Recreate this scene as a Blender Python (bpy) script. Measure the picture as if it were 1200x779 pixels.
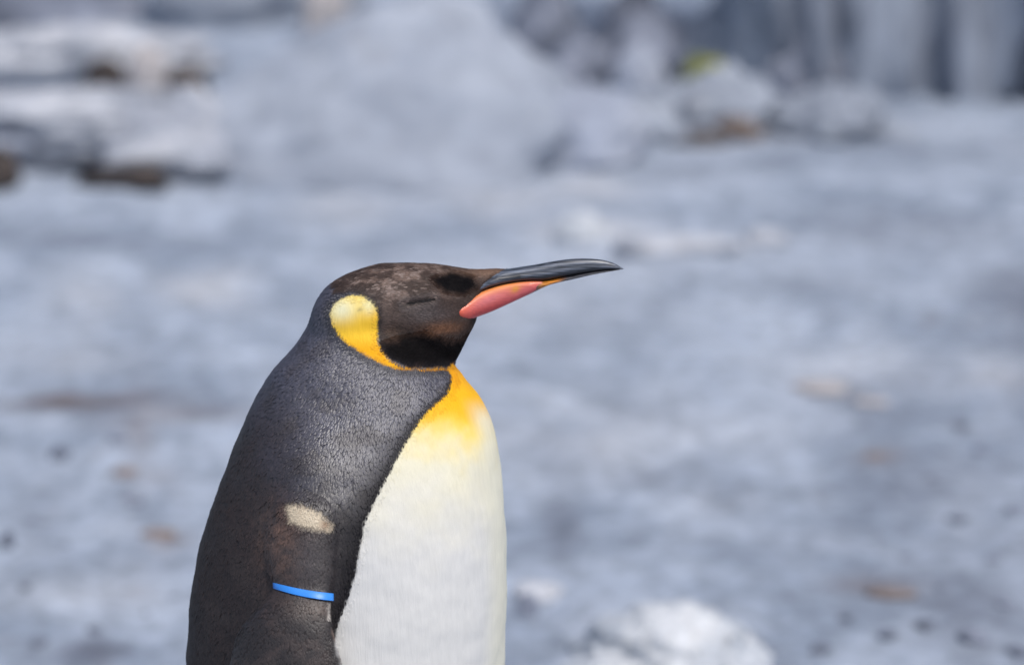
import bpy, math
import numpy as np
from mathutils import Vector
from mathutils.bvhtree import BVHTree

for o in list(bpy.data.objects):
    bpy.data.objects.remove(o)
scene = bpy.context.scene
rng = np.random.default_rng(7)

# ------------------------------------------------------------------ camera
LENS = 100.0
F = 1200 * LENS / 36.0            # focal length in photograph pixels
PITCH = math.radians(8.0)
SCALE = 1400.0                    # photograph pixels per metre at the penguin
DIST = F / SCALE
ZC = 0.78                         # height of the picture centre at the penguin
FWD = np.array([0, math.cos(PITCH), -math.sin(PITCH)])
UP = np.array([0, math.sin(PITCH), math.cos(PITCH)])
RIGHT = np.array([1.0, 0, 0])
CAM = np.array([0, 0, ZC]) - DIST * FWD
cam_data = bpy.data.cameras.new('camera')
cam = bpy.data.objects.new('camera', cam_data)
scene.collection.objects.link(cam)
cam.location = CAM
cam.rotation_euler = (math.pi / 2 - PITCH, 0, 0)
cam_data.lens = LENS
cam_data.sensor_width = 36
cam_data.clip_start = 0.05
cam_data.clip_end = 3000
cam_data.dof.use_dof = True
cam_data.dof.focus_distance = DIST - 0.05
cam_data.dof.aperture_fstop = 3.4
scene.camera = cam

# ------------------------------------------------------------------ world, sun, exposure
SUN_EL, SUN_AZ = math.radians(58), math.radians(148)   # azimuth from +Y towards +X
world = bpy.data.worlds.new('World')
scene.world = world
world.use_nodes = True
wn = world.node_tree
bg = wn.nodes['Background']
sky = wn.nodes.new('ShaderNodeTexSky')
sky.sky_type = 'NISHITA'
sky.sun_disc = False
sky.sun_elevation = SUN_EL
sky.sun_rotation = SUN_AZ
sky.air_density = 1.0
sky.dust_density = 3.0
sky.ozone_density = 1.0
wn.links.new(sky.outputs[0], bg.inputs[0])
bg.inputs[1].default_value = 0.08
sun_data = bpy.data.lights.new('sun', 'SUN')
sun = bpy.data.objects.new('sun', sun_data)
scene.collection.objects.link(sun)
sun_data.energy = 1.5
sun_data.angle = math.radians(22)
sun_data.color = (1.0, 0.975, 0.94)
sdir = Vector((math.sin(SUN_AZ) * math.cos(SUN_EL), math.cos(SUN_AZ) * math.cos(SUN_EL), math.sin(SUN_EL)))
sun.rotation_euler = sdir.to_track_quat('Z', 'Y').to_euler()
sun.location = (3, -3, 6)
scene.view_settings.view_transform = 'Standard'
scene.view_settings.look = 'None'
scene.view_settings.exposure = 0.6
scene.view_settings.gamma = 1.0
scene.view_settings.use_curve_mapping = False
scene.cycles.use_denoising = True
scene.cycles.max_bounces = 6


# ------------------------------------------------------------------ helpers
def P(px, py, y=0.0):
    """photograph pixel -> world point on the vertical plane Y = y"""
    d = FWD + (px - 600) / F * RIGHT - (py - 389.5) / F * UP
    t = (y - CAM[1]) / d[1]
    return CAM + t * d


def proj(p):
    """world points (n,3) -> photograph pixels"""
    q = np.asarray(p) - CAM
    d = q @ FWD
    return 600 + F * q[:, 0] / d, 389.5 - F * (q @ UP) / d


def s2l(c):
    c = np.asarray(c, float) / 255.0
    return np.where(c <= 0.04045, c / 12.92, ((c + 0.055) / 1.055) ** 2.4)


def _hash(ix, iy, iz, seed):
    h = (ix * 374761393 + iy * 668265263 + iz * 2147483647 + seed * 1274126177) & 0xFFFFFFFF
    h = ((h ^ (h >> 13)) * 1274126177) & 0xFFFFFFFF
    return ((h ^ (h >> 16)) & 0xFFFFFF) / float(0xFFFFFF)


def vnoise(p, seed=0):
    p = np.asarray(p, float)
    i = np.floor(p).astype(np.int64)
    f = p - i
    f = f * f * f * (f * (f * 6 - 15) + 10)
    out = 0
    for dx in (0, 1):
        for dy in (0, 1):
            for dz in (0, 1):
                w = (f[:, 0] if dx else 1 - f[:, 0]) * (f[:, 1] if dy else 1 - f[:, 1]) * (f[:, 2] if dz else 1 - f[:, 2])
                out = out + w * _hash(i[:, 0] + dx, i[:, 1] + dy, i[:, 2] + dz, seed)
    return out * 2 - 1


def fbm(p, octaves=4, seed=0, gain=0.5):
    p = np.asarray(p, float)
    a, s = 1.0, 0
    for k in range(octaves):
        s = s + a * vnoise(p * 2 ** k + 17.3 * k, seed + k)
        a *= gain
    return s


def sdf(px, py, poly):
    """signed distance in pixels to a closed polygon, negative inside"""
    poly = np.asarray(poly, float)
    d2 = np.full(px.shape, 1e18)
    inside = np.zeros(px.shape, bool)
    n = len(poly)
    for i in range(n):
        ax, ay = poly[i]
        bx, by = poly[(i + 1) % n]
        ex, ey = bx - ax, by - ay
        wx, wy = px - ax, py - ay
        t = np.clip((wx * ex + wy * ey) / (ex * ex + ey * ey + 1e-12), 0, 1)
        d2 = np.minimum(d2, (wx - t * ex) ** 2 + (wy - t * ey) ** 2)
        c = (ay > py) != (by > py)
        xi = ax + (py - ay) / (ey if abs(ey) > 1e-9 else 1e-9) * ex
        inside ^= c & (px < xi)
    d = np.sqrt(d2)
    return np.where(inside, -d, d)


def sstep(a, b, x):
    t = np.clip((x - a) / (b - a), 0, 1)
    return t * t * (3 - 2 * t)


def catmull(xs, ys, x):
    """smooth interpolation through knots (monotone-safe Hermite)"""
    xs, ys = np.asarray(xs, float), np.asarray(ys, float)
    h = np.diff(xs)
    dl = np.diff(ys) / h
    m = np.zeros_like(ys)
    m[1:-1] = (dl[:-1] * h[1:] + dl[1:] * h[:-1]) / (h[:-1] + h[1:])
    m[0], m[-1] = dl[0], dl[-1]
    x = np.clip(x, xs[0], xs[-1])
    k = np.clip(np.searchsorted(xs, x) - 1, 0, len(xs) - 2)
    t = (x - xs[k]) / h[k]
    return ((2 * t ** 3 - 3 * t ** 2 + 1) * ys[k] + (t ** 3 - 2 * t ** 2 + t) * h[k] * m[k]
            + (-2 * t ** 3 + 3 * t ** 2) * ys[k + 1] + (t ** 3 - t ** 2) * h[k] * m[k + 1])


def mesh_obj(name, verts, faces, mat=None, parent=None, smooth=True, cols=None):
    me = bpy.data.meshes.new(name)
    me.from_pydata([tuple(v) for v in verts], [], [tuple(f) for f in faces])
    me.update()
    if smooth:
        me.polygons.foreach_set('use_smooth', [True] * len(me.polygons))
    o = bpy.data.objects.new(name, me)
    scene.collection.objects.link(o)
    if mat:
        me.materials.append(mat)
    if parent:
        o.parent = parent
        o.matrix_parent_inverse = parent.matrix_world.inverted()
    if cols is not None:
        a = me.color_attributes.new('plumage', 'FLOAT_COLOR', 'POINT')
        a.data.foreach_set('color', np.asarray(cols, np.float32).ravel())
    return o


def tag(o, label=None, cat=None, group=None, kind=None):
    if label: o['label'] = label
    if cat: o['category'] = cat
    if group: o['group'] = group
    if kind: o['kind'] = kind
    return o


def ring_faces(n, m, base=0, caps=True):
    f = []
    for i in range(n - 1):
        for j in range(m):
            k = (j + 1) % m
            f.append((base + i * m + j, base + i * m + k, base + (i + 1) * m + k, base + (i + 1) * m + j))
    if caps:
        f.append(tuple(base + j for j in reversed(range(m))))
        f.append(tuple(base + (n - 1) * m + j for j in range(m)))
    return f


# ------------------------------------------------------------------ materials
def new_mat(name):
    m = bpy.data.materials.new(name)
    m.use_nodes = True
    nt = m.node_tree
    b = nt.nodes['Principled BSDF']
    return m, nt, b


def rock_mat(name, c1, c2, scale=3.0, tint=(0.25, 0.20, 0.15), tint_amt=0.25, rough=0.85, bump=0.4, fine=(0.7, 1.25), stretch=(1, 1, 1), toned=False):
    m, nt, b = new_mat(name)
    N, L = nt.nodes, nt.links
    geo = N.new('ShaderNodeNewGeometry')
    mpn = N.new('ShaderNodeMapping')
    mpn.inputs['Scale'].default_value = stretch
    L.new(geo.outputs['Position'], mpn.inputs['Vector'])
    pos = mpn.outputs[0]

    def noise(s, det, rgh=0.6, dist=0.0):
        n = N.new('ShaderNodeTexNoise')
        n.inputs['Scale'].default_value = s
        n.inputs['Detail'].default_value = det
        n.inputs['Roughness'].default_value = rgh
        n.inputs['Distortion'].default_value = dist
        L.new(pos, n.inputs['Vector'])
        return n.outputs['Fac']

    def ramp(src, a, bb):
        r = N.new('ShaderNodeMapRange')
        r.interpolation_type = 'SMOOTHSTEP'
        r.inputs['From Min'].default_value = a
        r.inputs['From Max'].default_value = bb
        L.new(src, r.inputs['Value'])
        return r.outputs['Result']

    def mix(fac, a, bb, mode='MIX'):
        x = N.new('ShaderNodeMix')
        x.data_type = 'RGBA'
        x.blend_type = mode
        if hasattr(fac, 'is_output'): L.new(fac, x.inputs[0])
        else: x.inputs[0].default_value = fac
        for s, v in ((6, a), (7, bb)):
            if hasattr(v, 'is_output'): L.new(v, x.inputs[s])
            else: x.inputs[s].default_value = (*v, 1)
        return x.outputs[2]

    big = ramp(noise(scale, 6, 0.65, 0.6), 0.38, 0.62)
    col = mix(big, c1, c2)
    # mineral staining in patches of its own
    st = N.new('ShaderNodeMath'); st.operation = 'MULTIPLY'
    L.new(ramp(noise(scale * 2.3, 5, 0.65, 1.2), 0.60, 0.74), st.inputs[0])
    st.inputs[1].default_value = tint_amt
    col = mix(st.outputs[0], col, tint)
    if toned:                      # darker, paler and earthy areas of the ground, kept as an attribute of the mesh
        for nm, k in (('darker', (0.14, 0.155, 0.205)), ('paler', (0.60, 0.62, 0.67)), ('earth', (0.21, 0.15, 0.125))):
            at = N.new('ShaderNodeAttribute'); at.attribute_name = nm
            col = mix(at.outputs['Fac'], col, k)
    fn = N.new('ShaderNodeMapRange')
    fn.inputs['From Min'].default_value = 0.3
    fn.inputs['From Max'].default_value = 0.7
    fn.inputs['To Min'].default_value = fine[0]
    fn.inputs['To Max'].default_value = fine[1]
    L.new(noise(scale * 7, 8, 0.7), fn.inputs['Value'])
    cx = N.new('ShaderNodeVectorMath'); cx.operation = 'SCALE'
    L.new(col, cx.inputs[0]); L.new(fn.outputs[0], cx.inputs['Scale'])
    L.new(cx.outputs[0], b.inputs['Base Color'])
    b.inputs['Roughness'].default_value = rough
    bp = N.new('ShaderNodeBump')
    bp.inputs['Strength'].default_value = bump
    bp.inputs['Distance'].default_value = 0.02
    L.new(noise(scale * 9, 9, 0.7), bp.inputs['Height'])
    L.new(bp.outputs[0], b.inputs['Normal'])
    return m


M_ground = rock_mat('weathered_stone_ground', (0.305, 0.36, 0.455), (0.475, 0.54, 0.65), 3.2, (0.24, 0.22, 0.23), 0.45, bump=0.8, fine=(0.6, 1.3), toned=True)
M_dome = rock_mat('smooth_grey_stone', (0.31, 0.345, 0.415), (0.42, 0.46, 0.535), 1.6, (0.33, 0.33, 0.36), 0.3, bump=.4, fine=(.8, 1.15))
M_pale = rock_mat('pale_stone', (0.32, 0.345, 0.405), (0.58, 0.595, 0.64), 2.4, (0.34, 0.28, 0.22), 0.4)
M_mid = rock_mat('blue_grey_stone', (0.32, 0.355, 0.44), (0.45, 0.48, 0.55), 1.6, (0.25, 0.23, 0.22), 0.25)
M_dark = rock_mat('dark_slate_stone', (0.10, 0.115, 0.155), (0.27, 0.295, 0.37), 2.6, (0.17, 0.13, 0.10), 0.5)
M_wall = rock_mat('streaked_slate', (0.20, 0.225, 0.28), (0.33, 0.37, 0.445), 2.2, (0.20, 0.17, 0.14), 0.45, stretch=(2.2, 2.2, .45))
M_slope = rock_mat('slate_blue_stone', (0.25, 0.28, 0.34), (0.40, 0.44, 0.51), 2.2, (0.24, 0.21, 0.19), 0.35)
M_earth = rock_mat('dusty_brown_stone', (0.20, 0.16, 0.15), (0.30, 0.25, 0.235), 6, (0.30, 0.20, 0.12), 0.4)
M_hollow = rock_mat('hollow_shade', (0.035, 0.03, 0.032), (0.085, 0.065, 0.055), 5, (0.14, 0.07, 0.03), 0.5)  # near-black colour painting the shade in hollows and gaps between rocks
M_brown = rock_mat('brown_earthy_stone', (0.13, 0.10, 0.09), (0.24, 0.19, 0.165), 6, (0.30, 0.20, 0.09), 0.5)
M_tan = rock_mat('tan_stone', (0.42, 0.395, 0.40), (0.50, 0.47, 0.47), 6, (0.3, 0.2, 0.15), 0.4)
M_white = rock_mat('whitish_stone', (0.44, 0.48, 0.54), (0.70, 0.72, 0.75), 7, (0.42, 0.34, 0.22), 0.5)
M_moss = rock_mat('moss_green', (0.16, 0.18, 0.02), (0.34, 0.33, 0.05), 20, (0.10, 0.09, 0.02), 0.3)
M_leaf = rock_mat('dead_leaf', (0.13, 0.075, 0.045), (0.24, 0.14, 0.08), 30, (0.08, 0.05, 0.04), 0.5)
M_leafy = rock_mat('yellowed_leaf', (0.42, 0.30, 0.12), (0.55, 0.42, 0.2), 30, (0.25, 0.15, 0.05), 0.4)


# ------------------------------------------------------------------ ground
def terrain(x, y):
    x = np.asarray(x, float); y = np.asarray(y, float)
    p = np.stack([x, y, 0 * x], -1)
    h = 0.032 * fbm(p * np.array([0.55, 0.40, 1]) + 3.1, 3, 11)
    h = h + 0.009 * fbm(p * np.array([1.7, 1.3, 1]), 4, 21, 0.55)
    h = h + 0.009 * fbm(p * np.array([7, 5, 1]), 4, 31, 0.65)
    near = np.exp(-((x + 0.1) ** 2 + y ** 2) / 0.5 ** 2)      # level where the penguin stands
    t = np.clip(y - 0.6, 0, 12)
    rise = 0.13 * (t * t / (t + 0.5)) * (1 + 0.06 * np.sin(x * .7 + 1))     # the ground climbs away behind the bird and levels out
    return h * (1 - near) + rise


def axis(lo, hi, step, far, grow=1.18):
    a = list(np.arange(lo, hi, step))
    s, v = step, a[-1]
    while v < far:
        s *= grow; v += s; a.append(v)
    s, v = step, lo
    b = []
    while v > -far:
        s *= grow; v -= s; b.append(v)
    return np.array(b[::-1] + a)


gx, gy = axis(-2.6, 2.6, 0.024, 900), axis(0.4, 9, 0.028, 900)
X, Y = np.meshgrid(gx, gy)
Z = terrain(X.ravel(), Y.ravel())
nx, ny = len(gx), len(gy)
idx = np.arange(nx * ny).reshape(ny, nx)
quads = np.stack([idx[:-1, :-1], idx[:-1, 1:], idx[1:, 1:], idx[1:, :-1]], -1).reshape(-1, 4)
gverts = np.stack([X.ravel(), Y.ravel(), Z], -1)
ground = mesh_obj('ground', gverts, quads, M_ground)
tag(ground, kind='structure')


DARKER = [(1195, 355, 85, 55, .85), (60, 468, 110, 7, .9), (90, 470, 60, 10, .5), (90, 285, 150, 14, .35), (1160, 710, 110, 60, .7), (1110, 560, 110, 40, .4),
        (930, 640, 160, 22, .3), (1080, 270, 170, 28, .35), (640, 620, 26, 60, .5), (830, 195, 120, 10, .4), (85, 765, 60, 16, .8),
        (1050, 480, 130, 30, .3), (740, 560, 60, 14, .25), (30, 600, 30, 40, .35), (1100, 180, 140, 30, .3), (430, 430, 60, 30, .2),
        (240, 485, 40, 16, .35), (180, 650, 30, 14, .3), (720, 770, 60, 10, .3), (1180, 480, 60, 26, .4), (960, 330, 60, 20, .25)]  # areas where the ground colour is darker
PALER = [(235, 345, 60, 22, .7), (80, 370, 45, 36, .5), (560, 225, 110, 26, .5), (690, 270, 60, 14, .9), (800, 288, 70, 10, .8), (420, 245, 70, 26, .35),
        (700, 500, 170, 50, .4), (640, 350, 190, 46, .4), (150, 180, 140, 20, .4), (100, 690, 110, 26, .4), (1010, 430, 150, 24, .35), (880, 590, 90, 24, .3),
        (780, 740, 90, 30, .6), (40, 420, 90, 20, .35), (1130, 440, 70, 20, .35), (690, 215, 60, 16, .5)]  # areas where the ground colour is paler
EARTH = [(142, 520, 18, 60, .45), (160, 560, 30, 12, .5), (185, 625, 24, 8, .55), (955, 452, 36, 10, .35), (1050, 690, 50, 12, .6), (180, 490, 90, 9, .4), (860, 165, 60, 9, .5),
         (155, 685, 18, 9, .35), (1020, 530, 30, 7, .4), (690, 735, 10, 26, .3), (1130, 450, 100, 7, .2), (60, 466, 100, 6, .5)]
gpx, gpy = proj(gverts)
ahead = (gverts[:, 1] > 0.6) & (gverts[:, 1] < 40)
wx = fbm(gverts * np.array([2.2, 1.4, 0]), 4, 77, .6); wy = fbm(gverts * np.array([2.2, 1.4, 0]) + 31, 4, 78, .6)
br = fbm(gverts * np.array([5, 3.2, 0]), 4, 79, .65)
for nm, lst in (('darker', DARKER), ('paler', PALER), ('earth', EARTH)):
    v = np.zeros(len(gverts))
    for cx, cy, rx, ry, w in lst:
        v = np.maximum(v, w * np.exp(-((gpx + wx * 26 - cx) / rx) ** 2 - ((gpy + wy * 14 - cy) / ry) ** 2))
    v = np.clip(v * (1 + .5 * br), 0, 1) * ahead
    if nm == 'darker':
        v = np.maximum(v, .22 * sstep(.3, .9, fbm(gverts * np.array([.9, .6, 0]) + 5, 4, 80, .6)))
    ground.data.attributes.new(nm, 'FLOAT', 'POINT').data.foreach_set('value', v.astype(np.float32))


def G(px, py):
    """where the ray through a pixel meets the ground"""
    d = FWD + (px - 600) / F * RIGHT - (py - 389.5) / F * UP
    t = np.linspace(1.0, 60, 12000)
    q = CAM[None] + t[:, None] * d
    k = np.argmax(q[:, 2] < terrain(q[:, 0], q[:, 1]))
    return q[k]


# ------------------------------------------------------------------ rocks
_sph = {}


def sphere(n):
    if n not in _sph:
        bm_v, bm_f = [], []
        m = 2 * n
        for i in range(n + 1):
            th = math.pi * (i + 0.5) / (n + 1)
            for j in range(m):
                ph = 2 * math.pi * j / m
                bm_v.append((math.sin(th) * math.cos(ph), math.sin(th) * math.sin(ph), math.cos(th)))
        _sph[n] = (np.array(bm_v), [tuple(reversed(f)) for f in ring_faces(n + 1, m)])
    return _sph[n]


def rock_verts(size, seed, n=26, rough=0.28, facet=0.35, power=2.6, taper=0.25, strata=0.0):
    v, f = sphere(n)
    r = 1 / (np.abs(v) ** power).sum(1) ** (1 / power)       # squarish super-ellipsoid
    q = v * r[:, None]
    d = 1 + rough * fbm(v * 1.3 + seed * 3.7, 4, seed) * 0.6
    cell = np.abs(fbm(v * 2.1 + seed, 3, seed + 50))
    d = d - facet * 0.35 * np.clip(0.22 - cell, 0, 1)
    d = d + rough * 0.12 * fbm(v * 7 + seed, 3, seed + 90)
    q = q * d[:, None]
    if strata:
        q[:, :2] *= (1 + strata * vnoise(np.stack([0 * q[:, 2], 0 * q[:, 2], q[:, 2] * 5 + seed], -1), seed))[:, None]
    q[:, :2] *= (1 - taper * np.clip(q[:, 2:3], -1, 1) * 0.5 - 0 * taper)
    return q * np.array(size), f


def rock(name, px0, px1, ptop, pbase, mat, label, cat='rock', depth=0.8, seed=1, sink=0.25, rz=0.0,
         group=None, dy=0.0, n=26, skew=0.0, **kw):
    """a rock whose foot stands where pixel row pbase meets the ground; its size follows from that distance"""
    g = G((px0 + px1) / 2, pbase)
    dist = (g - CAM) @ FWD
    w = (px1 - px0) / F * dist
    h = (pbase - ptop) / F * dist
    sx, sy = w / 2 * 0.97, w * depth / 2
    sz = h * (1 + sink) / 2
    v, f = rock_verts((sx, sy, sz), seed, n=n, **kw)
    v[:, 0] += skew * sx * np.clip(v[:, 2] / sz, -1, 1)
    c, s = math.cos(rz), math.sin(rz)
    v = v @ np.array([[c, s, 0], [-s, c, 0], [0, 0, 1]])
    cy = g[1] + sy * 0.85 + dy
    z0 = g[2]
    o = mesh_obj(name, v + np.array([0, 0, h - sz]), f, mat)
    o.location = (g[0] * (cy - CAM[1]) / (g[1] - CAM[1]), cy, z0)
    return tag(o, label, cat, group)


# large dome-shaped boulder behind the penguin
rock('boulder', 205, 690, 14, 210, M_dome, 'large smooth dome-shaped grey boulder rising behind the penguin head', 'boulder',
     depth=0.75, seed=4, sink=0.45, n=60, rough=0.2, facet=0.2, power=2.3, taper=0.8, skew=0.2)
rock('boulder', 95, 318, 108, 206, M_pale, 'pale rounded boulder wedged against the left foot of the dome boulder', 'boulder',
     depth=0.9, seed=9, n=40, rough=0.5, taper=1.0, power=2.0)
rock('boulder', 560, 760, 105, 196, M_mid, 'low grey boulder wedged against the right foot of the dome boulder', 'boulder',
     depth=0.8, seed=12, n=34, rough=0.3, taper=0.5)
# ledges to the left
L1 = 'rock ledges stepped up beside the dome boulder'
rock('rock_ledge', -70, 235, 112, 204, M_pale, 'long pale stone ledge with a dark hollow under its lip', 'ledge', depth=0.6, seed=21, n=40, facet=.9, rough=0.45, strata=0.10, taper=-0.25)
rock('rock_ledge', -260, 60, 150, 214, M_mid, 'broken grey ledge low down against the long pale ledge', 'ledge', depth=0.5, seed=22, n=34, facet=.9, rough=0.45, strata=0.1, taper=-0.2)
rock('rock_ledge', -60, 270, 42, 128, M_pale, 'stone ledge resting higher and further back than the long pale ledge', 'ledge', depth=0.5, seed=23, n=40, facet=.9, rough=0.45, dy=.4, strata=0.1, taper=-0.2)
rock('rock', 98, 150, 70, 112, M_hollow, 'small dark brown lump standing in for shade in the crack between the upper ledges', 'rock', seed=31, n=16)  # dark lump put in for the shade of the crack
rock('rock', 150, 196, 52, 110, M_tan, 'upright tan stone lodged between the upper ledges', 'rock', seed=32, n=16, dy=-0.1)
rock('rock', 195, 245, 78, 112, M_hollow, 'small dark lump standing in for shade at the end of the upper ledge', 'rock', seed=33, n=16)
rock('boulder', -120, 190, -70, 60, M_dark, 'dark slate boulder above the upper ledge', 'boulder', seed=34, n=34, dy=.5, depth=0.6)
rock('boulder', 170, 440, -60, 62, M_slope, 'slate-blue boulder behind the left shoulder of the dome boulder', 'boulder', seed=35, n=34, dy=.5, depth=0.6)
rock('rock', 354, 410, -16, 40, M_tan, 'tan stone showing over the left shoulder of the dome boulder', 'rock', seed=36, n=20, dy=-.15)
rock('rock', 92, 198, 188, 209, M_hollow, 'flat dark brown lump standing in for shade at the foot of the long pale ledge', 'rock', seed=37, n=18, depth=0.5, dy=-.22)  # paints the shaded hollow under the ledge
rock('rock', -44, 22, 170, 212, M_hollow, 'dark lump standing in for shade under the end of the broken grey ledge', 'rock', seed=38, n=20, dy=-.12)
# boulder jumble right of the dome
JUM = [
    (596, 690, -40, 84, M_dark, 'dark grey boulder standing behind the right shoulder of the dome boulder', 41),
    (640, 720, 40, 104, M_dark, 'dark grey rock beside the low boulder in the jumble', 42),
    (690, 800, -30, 92, M_dark, 'dark slate boulder with a mossy rock in front', 43),
    (718, 775, 50, 104, M_mid, 'small blue-grey rock in front of the dark slate boulder', 44),
    (760, 930, 84, 160, M_slope, 'sloping blue-grey rock under the moss', 45),
    (800, 935, -50, 95, M_slope, 'tall slate-blue boulder behind the mossy rock', 46),
    (880, 1060, 108, 166, M_slope, 'low grey slab-like rock in front of the cliff', 47),
    (700, 800, 118, 170, M_slope, 'low wide grey rock between the dome boulder and the brown stone', 48),
    (905, 985, 20, 112, M_dark, 'dark cracked rock at the end of the cliff', 49),
]
for a in JUM:
    rock('boulder', a[0], a[1], a[2], a[3], a[4], a[5], 'boulder', seed=a[6], n=34, depth=0.8, taper=1.0, power=2.1, rough=.6, facet=.8)
rock('rock', 836, 895, 134, 168, M_brown, 'brown stone at the foot of the sloping blue-grey rock', 'rock', seed=51, n=20)
rock('rock', 768, 850, 154, 171, M_hollow, 'flat dark lump standing in for the shadowed gap beside the brown stone', 'rock', seed=52, n=18, depth=0.6)  # dark lump painting the shadow in the gap
# moss cushion on the sloping rock
rock('moss_cushion', 806, 850, 60, 88, M_moss, 'yellow-green moss cushion on the boulder jumble', 'moss', seed=53, n=18, dy=-.45, sink=0.5, rough=0.5)

# rock face of upright slabs at the back right
face = bpy.data.objects.new('cliff', None)
scene.collection.objects.link(face)
g0 = G(1080, 108)
face.location = g0
tag(face, 'tall cliff of upright blue-grey slabs behind the open ground', 'cliff')
xs = -0.55
k = 0
bpy.context.view_layer.update()
while xs < 2.2:
    w = 0.16 + 0.26 * rng.random()
    hgt = 1.9 + 0.8 * rng.random()
    mt = M_wall
    v, f = rock_verts((w * 0.66, 0.22 + 0.1 * rng.random(), hgt * 0.55), 60 + k, n=26, rough=0.4, power=2.6, taper=0.15)
    o = mesh_obj('rock_slab', v + np.array([0, 0, hgt * 0.42]), f, mt)
    o.parent = face
    o.location = (xs + w / 2, 0.12 * rng.random() + 0.06 * math.sin(k * 1.7), 0)
    o.rotation_euler = (0.05 * rng.standard_normal(), 0.06 * rng.standard_normal(), 0.25 * rng.standard_normal())
    xs += w * 0.92
    k += 1

# pale stones and litter lying on the open ground
rock('rock', 648, 716, 250, 284, M_white, 'small whitish rounded stone lying on open ground past the bill tip', 'rock', seed=71, n=20, depth=0.9, taper=.6, power=2.0)
rock('rock', 715, 872, 279, 298, M_pale, 'long low pale slab lying beside the small whitish stone', 'rock', seed=72, n=24, depth=0.35, taper=0.3)
rock('rock', 872, 925, 270, 286, M_pale, 'small bleached stone at the end of the long low slab', 'rock', seed=73, n=18)
rock('rock', 680, 885, 722, 800, M_white, 'whitish craggy stone half sunk in the ground in front of the pale slope', 'rock', seed=74, n=44, depth=0.9, rough=0.5, facet=.5, taper=0.6, power=2.2)
rock('rock', 600, 655, 688, 706, M_pale, 'small pale stone beside the penguin belly', 'rock', seed=75, n=20, depth=0.9, rough=0.4)
rock('rock', 606, 630, 696, 722, M_dark, 'small dark upright stone beside the small pale stone', 'rock', seed=76, n=18, depth=0.6)
rock('rock', 922, 990, 450, 462, M_tan, 'flattish tan stone on the open ground', 'rock', seed=77, n=20, depth=0.8)
rock('rock', 1000, 1042, 469, 476, M_tan, 'smaller tan stone near the flattish tan stone', 'rock', seed=78, n=18)
rock('rock', 1015, 1075, 694, 701, M_earth, 'flat reddish brown stone on darker ground', 'rock', seed=79, n=20, depth=0.7)
rock('rock', 1012, 1038, 532, 537, M_earth, 'thin brown pebble on the ground below the tan stones', 'rock', seed=80, n=14)
rock('rock', 165, 205, 622, 631, M_earth, 'flat brown pebble on the ground behind the penguin back', 'rock', seed=81, n=16, depth=0.8)
rock('rock', 130, 160, 549, 560, M_earth, 'brown lump of earth beside the dark crack line', 'rock', seed=82, n=16)
rock('rock', 140, 168, 582, 590, M_dark, 'dark grey pebble below the brown lump of earth', 'rock', seed=83, n=16)
rock('rock', 128, 148, 508, 520, M_dark, 'dark pebble above the brown lump of earth', 'rock', seed=84, n=16)
rock('rock', 58, 82, 525, 540, M_dark, 'small dark stone on the ground below the crack line', 'rock', seed=85, n=16)
rock('rock', 2, 16, 622, 642, M_dark, 'narrow dark upright stone on the ground behind the penguin', 'rock', seed=86, n=16)

# dark pebbles strewn over the darker ground
pv, pf = rock_verts((1, .8, .55), 99, n=9, rough=.4)
spots = [(1150, 530, 22), (962, 762, 30), (1178, 708, 22), (1120, 610, 26), (1085, 735, 30), (1165, 655, 18), (1105, 690, 16), (1140, 748, 34),
         (1190, 600, 24), (1060, 655, 18), (1040, 745, 24), (990, 725, 16), (1195, 765, 28), (1125, 500, 18), (1092, 560, 16), (925, 700, 14),
         (30, 690, 18), (75, 640, 14), (215, 600, 14), (110, 740, 22), (205, 700, 12), (45, 755, 22), (170, 720, 12), (905, 765, 16)]
src = None
for px, py, w in spots:
    g = G(px, py)
    d = (g - CAM) @ FWD
    if src is None:
        src = mesh_obj('pebble', pv, pf, M_dark)
        o = src
    else:
        o = src.copy()
        scene.collection.objects.link(o)
    k_ = w / 2 / F * d
    o.scale = (k_, k_, k_ * rng.uniform(.6, 1))
    o.rotation_euler = (0, 0, rng.uniform(0, 6.28))
    o.location = (g[0], g[1], g[2] + k_ * .12)
    tag(o, 'small dark slate pebble lying loose on the darker ground', 'pebble', 'dark pebbles on the darker ground')

# ================================================================== penguin
# silhouettes are read from the photograph on the bird's own middle plane (Y = 0)
BODY = np.array([  # row, back x, front x, half width (m)
    (345, 400, 492, .022), (362, 374, 515, .034), (380, 363, 523, .043), (400, 350, 527, .051), (415, 338, 529, .057),
    (428, 326, 531, .062), (440, 318, 541, .066), (450, 312, 549, .069), (465, 303, 562, .074), (485, 292, 572, .081),
    (510, 281, 581, .089), (540, 269, 586, .098), (570, 258, 589, .106), (610, 245, 592, .114), (660, 232, 594, .120),
    (710, 224, 594, .123), (779, 220, 591, .126), (850, 220, 586, .127), (950, 226, 576, .126), (1050, 240, 560, .122),
    (1150, 262, 538, .114), (1250, 288, 512, .102), (1330, 310, 490, .088), (1395, 335, 470, .070), (1435, 365, 445, .045)], float)
bz = np.array([P(400, r)[2] for r in BODY[:, 0]])[::-1]
bxl = np.array([P(a, r)[0] for r, a in BODY[:, :2]])[::-1]
bxr = np.array([P(a, r)[0] for r, a in BODY[:, [0, 2]]])[::-1]
bhw = BODY[::-1, 3]


def body_at(z):
    l, r, w = catmull(bz, bxl, z), catmull(bz, bxr, z), catmull(bz, bhw, z)
    return (l + r) / 2, (r - l) / 2, w


EXP = 2.15


def y_surf(x, z):
    c, a, w = body_at(z)
    u = np.clip(np.abs((x - c) / a), 0, 0.995)
    return w * (1 - u ** EXP) ** (1 / EXP)


V, FC = [], []


def add(v, f):
    b = sum(len(x) for x in V)
    V.append(np.asarray(v, float))
    FC.extend(tuple(i + b for i in q) for q in f)


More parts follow.
